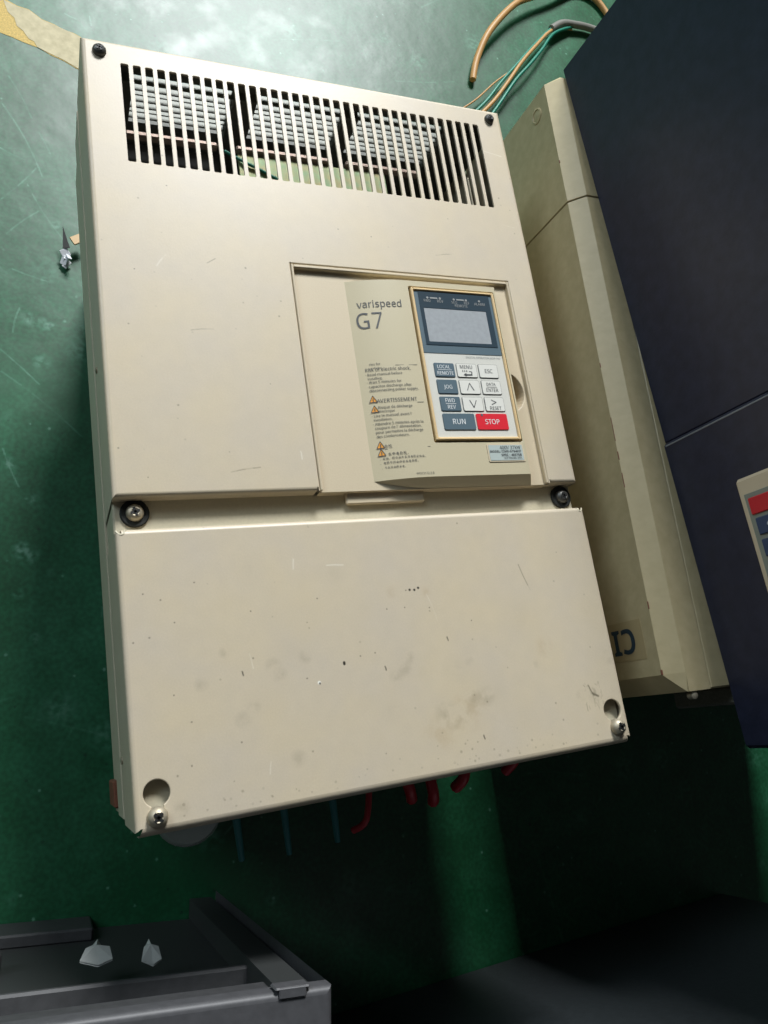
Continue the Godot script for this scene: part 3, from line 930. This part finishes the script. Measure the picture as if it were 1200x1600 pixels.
	for b in [["RUN", 0.2195, 0.2446, 0.2268, 0.2366, M.slate, "wide slate run key"], ["STOP", 0.2459, 0.2713, 0.2526, 0.2641, M.red, "wide red stop key"]]:
		st = mb()
		prism(st, rrect(b[1], 0.2713, b[2], 0.2833, 0.0010, 3), y - 0.0004, y + 0.0007, 0.0002)
		var tx := mb()
		letter(tx, b[0], b[3], 0.2793, b[4], kt)
		var o := obj("button", [st, b[5], tx, M.white_ink], k)
		o.set_meta("label", b[6])
	st = mb()
	prism(st, disc(Vector2(0.2508, 0.2724), 0.0009, 10), y, y + 0.0009)
	obj("run_lamp", [st, M.slate], k)

# ---------------------------------------------------------------- the other equipment
# shape pulled along z through sections of (x, y) points
func loft(st: SurfaceTool, sections: Array, middle_at: Vector3) -> void:
	for i in sections.size() - 1:
		var A: Array = sections[i]
		var B: Array = sections[i + 1]
		for k in A.size() - 1:
			var c: Vector3 = (A[k] + A[k + 1] + B[k] + B[k + 1]) / 4
			quad(st, A[k], A[k + 1], B[k + 1], B[k], c - Vector3(middle_at.x, middle_at.y, c.z))

func side_lying_inverter() -> void:
	var at := Vector3(0.401, 0, -0.053)
	var t := thing("inverter", "olive cream inverter on its side behind the large one, under the dark blue unit", "inverter", at, -0.0318)
	var b := 0.0115
	var top := F
	var sec := func(z: float, inset: float, fx: float) -> Array:
		return [Vector3(0.02, top - inset, z), Vector3(0.0, top - inset, z), Vector3(-b + fx, top - b - (inset * 0.4), z), Vector3(-b + fx, b, z), Vector3(0.0, 0.001, z), Vector3(0.02, 0.001, z)]
	var st := mb()
	var c := Vector3(0.06, F / 2, 0)
	loft(st, [sec.call(0.0, 0.003, 0.004), sec.call(0.003, 0.0, 0.0), sec.call(0.1222, 0.0, 0.0), sec.call(0.1228, 0.0008, 0.0008)], c)
	var s0: Array = sec.call(0.0, 0.003, 0.004)
	for k in 5: tri(st, Vector3(0.02, F / 2, 0), s0[k], s0[k + 1], Vector3(0, 0, -1))
	obj("upper_cover", [st, M.cream2], t)
	st = mb()
	loft(st, [sec.call(0.1236, 0.0008, 0.0008), sec.call(0.1242, 0.0, 0.0), sec.call(0.5213, 0.0, 0.0), [Vector3(0.02, top, 0.535), Vector3(0, top, 0.535), Vector3(0, top - 0.002, 0.535), Vector3(0, 0.002, 0.535), Vector3(0, 0.001, 0.535), Vector3(0.02, 0.001, 0.535)]], c)
	obj("lower_cover", [st, M.cream2], t)
	st = mb()
	span(st, Vector3(0.0210, 0.0, 0.0020), Vector3(0.345, F - 0.0006, 0.535), 0.0012)
	span(st, Vector3(0.0, 0.002, 0.010), Vector3(0.0205, F - 0.004, 0.530), 0.0)
	obj("side_panel", [st, M.cream2], t)
	st = mb()
	lathe(st, [Vector2(0.0075, -0.001), Vector2(0.0072, 0.0006), Vector2(0.0058, 0.0010), Vector2(0.0050, 0.0), Vector2(0.0030, 0.0004), Vector2(0.0, 0.0008)], Vector3.ZERO, 24, Basis(Vector3.BACK, PI / 2))
	obj("cover_screw", [st, M.cream2], t, Vector3(-b, F - 0.029, 0.0215))
	for p in [[0.330, 0.020, 0.0006], [0.352, 0.007, 0.0009], [0.372, 0.012, 0.0007], [0.470, 0.006, 0.0010], [0.5195, 0.004, 0.0016], [0.083, 0.003, 0.0010], [0.275, 0.004, 0.0007]]:
		st = mb()
		box(st, Vector3(p[2], p[2], p[1]), Vector3(-b + 0.0001, top - b, p[0]), p[2] * 0.3)
		obj("paint_chip", [st, M.brown], t)
	st = mb()
	span(st, Vector3(0.050, F - 0.075, 0.535), Vector3(0.075, F - 0.006, 0.549), 0.002)
	obj("mounting_foot", [st, M.chassis], t)
	st = mb()
	lathe(st, [Vector2(0.003, -0.004), Vector2(0.003, 0.001), Vector2(0.0, 0.003)], Vector3.ZERO, 14)
	obj("end_screw", [st, M.steel], t, Vector3(0.006, F - 0.003, 0.538))
	# lettering on a yellowed sticker, upside down as the unit lies
	st = mb()
	span(st, Vector3(-b - 0.0004, F - 0.110, 0.478), Vector3(-b - 0.0001, F - 0.0235, 0.508), 0.0)
	var tx := mb()
	var vs := glyphs("CIMR", bold)
	var lo := 1e9
	var hi := -1e9
	var lowest := 1e9
	var highest := -1e9
	for v in vs:
		lo = minf(lo, v.x)
		hi = maxf(hi, v.x)
		lowest = minf(lowest, v.y)
		highest = maxf(highest, v.y)
	for i in range(0, vs.size(), 3):
		var q := []
		for k in 3:
			var v := vs[i + k]
			q.append(Vector3(-b - 0.0007, F - 0.033 - (v.x - lo) * 0.072 / (hi - lo), 0.4835 + (v.y - lowest) * 0.0195 / (highest - lowest)))
		tri(tx, q[0], q[1], q[2], Vector3(-1, 0, 0))
	obj("logo_sticker", [st, M.sticker, tx, mat("2b3f4c", 0.5)], t)

func blue_unit() -> void:
	var t := thing("inverter", "dark navy blue unit with beige keypad, standing on the side lying inverter", "inverter", Vector3(0.4025, F + 0.0004, -0.058), 0.0377)
	var st := mb()
	span(st, Vector3(0.0, 0.0, 0.0), Vector3(0.28, 0.205, 0.352), 0.0012)
	obj("upper_housing", [st, M.navy], t)
	st = mb()
	span(st, Vector3(-0.0035, 0.0, 0.3522), Vector3(0.28, 0.2052, 0.586), 0.0026)
	obj("lower_housing", [st, M.navy], t)
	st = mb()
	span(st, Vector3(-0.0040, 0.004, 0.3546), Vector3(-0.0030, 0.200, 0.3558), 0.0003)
	obj("seam_highlight", [st, mat("8f9398", 0.45)], t)  # added pale strip: the highlight on the seam's lit lip, put in as colour
	st = mb()
	var y0 := 0.0605
	var z0 := 0.4015
	span(st, Vector3(-0.0078, y0, z0), Vector3(-0.0034, y0 + 0.095, z0 + 0.135), 0.0022)
	var k := obj("keypad", [st, mat("d8c8ab", 0.5)], t)
	st = mb()
	span(st, Vector3(-0.0082, y0 + 0.0055, z0 + 0.012), Vector3(-0.0076, y0 + 0.089, z0 + 0.128), 0.0002)
	obj("face_plate", [st, mat("8d9388", 0.5)], k)
	for b in [[0.0085, 0.0155, M.red], [0.0100, 0.0300, M.blue_key], [0.0100, 0.0450, M.blue_key]]:
		for col in 2:
			st = mb()
			span(st, Vector3(-0.0096, y0 + b[0] + col * 0.027, z0 + b[1]), Vector3(-0.0080, y0 + b[0] + 0.022 + col * 0.027, z0 + b[1] + 0.0118), 0.0006)
			var pairs := [st, b[2] if col == 0 else M.blue_key]
			if b[2] != M.red and col == 0:
				var tx := mb()
				var yy: float = y0 + b[0] + 0.009
				var zz: float = z0 + b[1] + 0.006
				for s in [[0.0, 0.0, 0.004, 0.0035], [0.0, 0.0, 0.004, -0.0035]]:
					var a := Vector3(-0.0099, yy, zz)
					var c := Vector3(-0.0099, yy + s[2], zz + s[3])
					var n := (c - a).cross(Vector3.LEFT).normalized() * 0.0004
					quad(tx, a + n, c + n, c - n, a - n, Vector3.LEFT)
				pairs.append_array([tx, M.white_ink])
			obj("button", pairs, k)

func grey_unit() -> void:
	var t := thing("grey_unit", "grey metal unit with ribbed side at the lower left corner", "metal unit", Vector3(0.0868, 0, 0.5912), -0.1345)
	var top := F + 0.03
	var st := mb()
	edge(st, Vector2(-0.6, 0.0035), Vector2(-0.0035, 0.0035), top, Vector2(0, -1), 0.0035, 0.012, 0, 1)
	edge(st, Vector2(-0.0035, 0.0035), Vector2(-0.0035, 0.30), top, Vector2(1, 0), 0.0035, top - 0.002, 1, 0)
	flat(st, -0.6, 0.0035, -0.0035, 0.30, top)
	obj("top_sheet", [st, M.top_grey], t)
	st = mb()
	span(st, Vector3(-0.6, 0.002, 0.020), Vector3(-0.004, top - 0.004, 0.295), 0.0)
	span(st, Vector3(-0.022, 0.002, 0.0045), Vector3(-0.0042, top - 0.006, 0.0195), 0.0)
	obj("housing", [st, M.sink], t)
	for r in [[-0.290, -0.240, 0.010, -0.10], [-0.176, -0.160, 0.014, -0.16], [-0.072, -0.066, 0.012, -0.02], [-0.026, 0.002, 0.013, -0.02]]:
		st = mb()
		span(st, Vector3(-0.6, F + r[0], 0.021 - r[2]), Vector3(r[3], F + r[1], 0.0205), 0.0015)
		obj("rib", [st, M.grey_paint], t)
	for p in [[-0.106, -0.112, 0.0095], [-0.0755, -0.098, 0.0060]]:
		st = mb()
		var a := Vector3(p[0], F + p[1], 0.002)
		var rim := [Vector3(-1.0, 0.9, 0.1), Vector3(-0.62, 0.2, -0.25), Vector3(-0.1, -0.75, -0.1), Vector3(0.2, -0.95, -0.3), Vector3(0.55, -0.35, 0.05), Vector3(0.85, 0.1, -0.2), Vector3(1.0, 0.75, 0.2), Vector3(0.1, 1.0, 0.35)]
		for s in [-0.0005, 0.0005]:
			for q in rim.size():
				var u: Vector3 = rim[q] * Vector3(p[2], 0.017, 0.012)
				var w: Vector3 = rim[(q + 1) % rim.size()] * Vector3(p[2], 0.017, 0.012)
				tri(st, a + Vector3(0.0004, 0.002, s - 0.004), a + u + Vector3(0, 0, s), a + w + Vector3(0, 0, s), Vector3(0, 0, s))
		obj("white_tab", [st, M.scrap], t)
	st = mb()
	span(st, Vector3(-0.030, top - 0.010, -0.0022), Vector3(-0.012, top + 0.0012, -0.0006), 0.0008)
	span(st, Vector3(-0.028, top + 0.0002, -0.0021), Vector3(-0.014, top + 0.0012, 0.003), 0.0006)
	obj("bent_tab", [st, M.top_grey], t)

func loose_things() -> void:
	# cables on the floor beyond the covers
	var st := mb()
	var y := 0.006
	tube(st, [Vector3(0.519, y, -0.329), Vector3(0.530, y + 0.004, -0.362), Vector3(0.554, y + 0.012, -0.405), Vector3(0.601, y + 0.015, -0.457), Vector3(0.640, y + 0.012, -0.485), Vector3(0.690, y + 0.008, -0.512), Vector3(0.735, y, -0.535), Vector3(0.765, y, -0.534), Vector3(0.785, y, -0.513), Vector3(0.800, y, -0.470)], 0.0046, 10)
	var o := obj("orange_cable", [st, M.orange_wire])
	tag(o, "thick faded orange cable looping over the floor at the top", "cable")
	var t := thing("cable_bundle", "bundle of thin orange and green wires running behind the navy unit", "cable", Vector3(0.513, 0, -0.292))
	var org := -t.position
	var h := 0.004
	for w in [[M.orange_wire, 0.0012, [[0.470, -0.262], [0.513, -0.292], [0.548, -0.324], [0.585, -0.355], [0.626, -0.400], [0.675, -0.445], [0.714, -0.460]]], [M.green_wire, 0.0022, [[0.490, -0.256], [0.529, -0.292], [0.558, -0.326], [0.592, -0.363], [0.633, -0.408], [0.678, -0.451], [0.714, -0.464]]], [M.orange_wire, 0.0026, [[0.503, -0.258], [0.539, -0.292], [0.569, -0.328], [0.597, -0.364], [0.631, -0.402], [0.668, -0.440], [0.714, -0.467]]], [M.green_wire, 0.0022, [[0.520, -0.255], [0.549, -0.291], [0.580, -0.331], [0.607, -0.360], [0.637, -0.394], [0.670, -0.434], [0.714, -0.462]]]]:
		st = mb()
		var pts := []
		for i in w[2].size(): pts.append(Vector3(w[2][i][0], h + 0.010 * sin(PI * i / 6.0), w[2][i][1]))
		tube(st, pts, w[1], 8)
		obj("wire", [st, w[0]], t, org)
		h += 0.0012
	st = mb()
	tube(st, [Vector3(0.668, 0.012, -0.4425), Vector3(0.690, 0.011, -0.458), Vector3(0.714, 0.009, -0.4645), Vector3(0.749, 0.008, -0.466), Vector3(0.800, 0.008, -0.455)], 0.0052, 10)
	obj("grey_sheath", [st, M.grey_wire], t, org)
	# bent clip beside the left side of the inverter
	t = thing("metal_clip", "small bent metal clip with a dark blade beside the inverter's left side", "metal clip", Vector3(-0.004, 0, -0.012))
	st = mb()
	for q in [[Vector3(0.0, 0.008, -0.002), Vector3(0.008, 0.0012, 0.008), 0.5, 0.3], [Vector3(-0.001, 0.006, 0.005), Vector3(0.007, 0.0012, 0.009), -0.4, 0.5], [Vector3(0.003, 0.009, 0.002), Vector3(0.004, 0.0012, 0.012), 0.2, -0.6], [Vector3(0.001, 0.004, 0.008), Vector3(0.009, 0.0012, 0.005), 0.9, 0.2]]:
		box(st, q[1], q[0], 0.0004, Basis.from_euler(Vector3(q[3], q[2], q[3] * 0.7)))
	box(st, Vector3(0.003, 0.008, 0.003), Vector3(0.0, 0.004, 0.003), 0.0004)
	obj("bent_foil", [st, M.foil], t)
	st = mb()
	for s in [0.0, -0.0009]:
		tri(st, Vector3(-0.002, 0.010 + s, -0.006), Vector3(0.0045, 0.012 + s, -0.006), Vector3(-0.001, 0.016 + s, -0.027), Vector3.UP if s == 0.0 else Vector3.DOWN)
	obj("blade", [st, M.dark_steel], t)
	st = mb()
	box(st, Vector3(0.012, 0.002, 0.009), Vector3(0.012, 0.012, -0.016), 0.0003, Basis(Vector3.UP, 0.5))
	obj("yellow_tab", [st, mat("c9a878", 0.5)], t)

func grey_cabinet() -> void:
	var t := thing("grey_cabinet", "plain grey cabinet standing in the dark at the lower right edge", "cabinet", Vector3(0.13, 0, 0.711))
	var st := mb()
	span(st, Vector3(0.0, 0.0, 0.0), Vector3(0.50, 0.42, 0.30), 0.003)
	obj("housing", [st, M.dark_paint], t)

func setting() -> void:
	var st := mb()
	flat(st, -5, -5, 6, 5, 0)
	var o := obj("floor", [st, floor_paint()])
	tag(o, "worn green painted workshop floor", "", "", "structure")
	# worn yellow line: paint where it lasts, bare screed where it has gone
	st = mb()
	var upper := [[-0.42, -0.470], [-0.25, -0.398], [-0.12, -0.345], [-0.0560, -0.320], [-0.0469, -0.3177], [-0.036, -0.3125], [-0.0254, -0.3107], [-0.013, -0.301], [-0.0014, -0.2974], [0.009, -0.2925], [0.0182, -0.2904], [0.04, -0.279]]
	var lower := [[-0.42, -0.432], [-0.25, -0.358], [-0.12, -0.302], [-0.0640, -0.278], [-0.0543, -0.2738], [-0.043, -0.2705], [-0.032, -0.2665], [-0.018, -0.2627], [-0.006, -0.256], [0.006, -0.2515], [0.0184, -0.2445], [0.04, -0.234]]
	for i in upper.size() - 1:
		quad(st, Vector3(upper[i][0], 0.0003, upper[i][1]), Vector3(upper[i + 1][0], 0.0003, upper[i + 1][1]), Vector3(lower[i + 1][0], 0.0003, lower[i + 1][1]), Vector3(lower[i][0], 0.0003, lower[i][1]), Vector3.UP)
	o = obj("floor_line", [st, M.yellow])
	tag(o, "worn yellow line painted on the floor", "", "", "structure")
	st = mb()
	var patch := PackedVector2Array([Vector2(-0.0500, -0.3170), Vector2(-0.036, -0.3115), Vector2(-0.0254, -0.3097), Vector2(-0.013, -0.300), Vector2(-0.0014, -0.2964), Vector2(0.0182, -0.2894), Vector2(0.04, -0.278), Vector2(0.04, -0.235), Vector2(0.0184, -0.2455), Vector2(0.006, -0.2525), Vector2(-0.010, -0.259), Vector2(-0.019, -0.2632), Vector2(-0.022, -0.270), Vector2(-0.027, -0.272), Vector2(-0.032, -0.281), Vector2(-0.038, -0.286), Vector2(-0.040, -0.296), Vector2(-0.046, -0.302)])
	var ix := Geometry2D.triangulate_polygon(patch)
	for i in range(0, ix.size(), 3):
		tri(st, Vector3(patch[ix[i]].x, 0.0006, patch[ix[i]].y), Vector3(patch[ix[i + 1]].x, 0.0006, patch[ix[i + 1]].y), Vector3(patch[ix[i + 2]].x, 0.0006, patch[ix[i + 2]].y), Vector3.UP)
	obj("bare_patch", [st, M.bare], o)

# high workshop window beyond the top edge: glowing panes in a frame, and the light they give
func window(label: String, at: Vector3, size: Vector2, turn: float, tilt: float, energy: float, tint: Color) -> void:
	var t := thing("workshop_window", label, "window", at, turn)
	t.rotation.x = tilt
	var st := mb()
	for i in 4:
		box(st, Vector3(0.05, size.y + 0.1, 0.06), Vector3((i / 3.0 - 0.5) * size.x, 0, -0.02), 0.004)
	for j in 2:
		box(st, Vector3(size.x + 0.05, 0.05, 0.06), Vector3(0, (j - 0.5) * (size.y + 0.05), -0.02), 0.004)
	obj("frame", [st, M.grey_paint], t)
	var glow := mat("dfe8ee", 0.6)
	glow.emission_enabled = true
	glow.emission = tint
	glow.emission_energy_multiplier = 2.0
	for i in 3:
		st = mb()
		box(st, Vector3(size.x / 3 - 0.05, size.y, 0.006), Vector3((i - 1) * size.x / 3, 0, -0.02), 0.0)
		obj("pane", [st, glow], t)
	var l := AreaLight3D.new()
	l.name = "window_light"
	l.area_size = size
	l.light_color = tint
	l.light_energy = energy
	l.shadow_enabled = true
	l.position = Vector3(0, 0, 0.03)
	l.rotation.y = PI
	t.add_child(l, true)

func _ready() -> void:
	rng.seed = 20240
	# camera
	var cam := Camera3D.new()
	cam.name = "camera"
	cam.fov = 65.516
	cam.near = 0.02
	cam.far = 40.0
	cam.transform = Transform3D(Basis(Vector3(0.91632, 0.37290, 0.14594), Vector3(0.04254, 0.27173, -0.96143), Vector3(-0.39818, 0.88719, 0.23313)).orthonormalized(), Vector3(-0.03906, 0.46007 + F, 0.45908))
	add_child(cam)
	cam.current = true
	# dim room all round; the light comes through one window
	var env := Environment.new()
	env.background_mode = Environment.BG_COLOR
	env.background_color = Color(0.031, 0.033, 0.035).linear_to_srgb()
	env.tonemap_mode = Environment.TONE_MAPPER_LINEAR
	env.tonemap_exposure = 1.0
	env.sdfgi_enabled = true
	env.ssao_enabled = true
	env.ssil_enabled = true
	var we := WorldEnvironment.new()
	we.name = "environment"
	we.environment = env
	add_child(we)
	sans = SystemFont.new()
	sans.font_names = PackedStringArray(["Droid Sans"])
	bold = SystemFont.new()
	bold.font_names = PackedStringArray(["Droid Sans"])
	bold.font_weight = 700
	materials()
	window("bright workshop window beyond the top edge, straight above the vents", Vector3(0.86, 2.31, -2.65), Vector2(1.02, 0.90), -0.22, 0.0, 25.0, Color(0.98, 0.99, 1.0))
	window("dimmer pale workshop window beyond the upper left corner", Vector3(-1.75, 2.05, -1.55), Vector2(1.5, 0.9), 0.80, 0.25, 3.0, Color(0.88, 0.95, 1.0))
	setting()
	inverter()
	side_lying_inverter()
	blue_unit()
	grey_unit()
	grey_cabinet()
	loose_things()
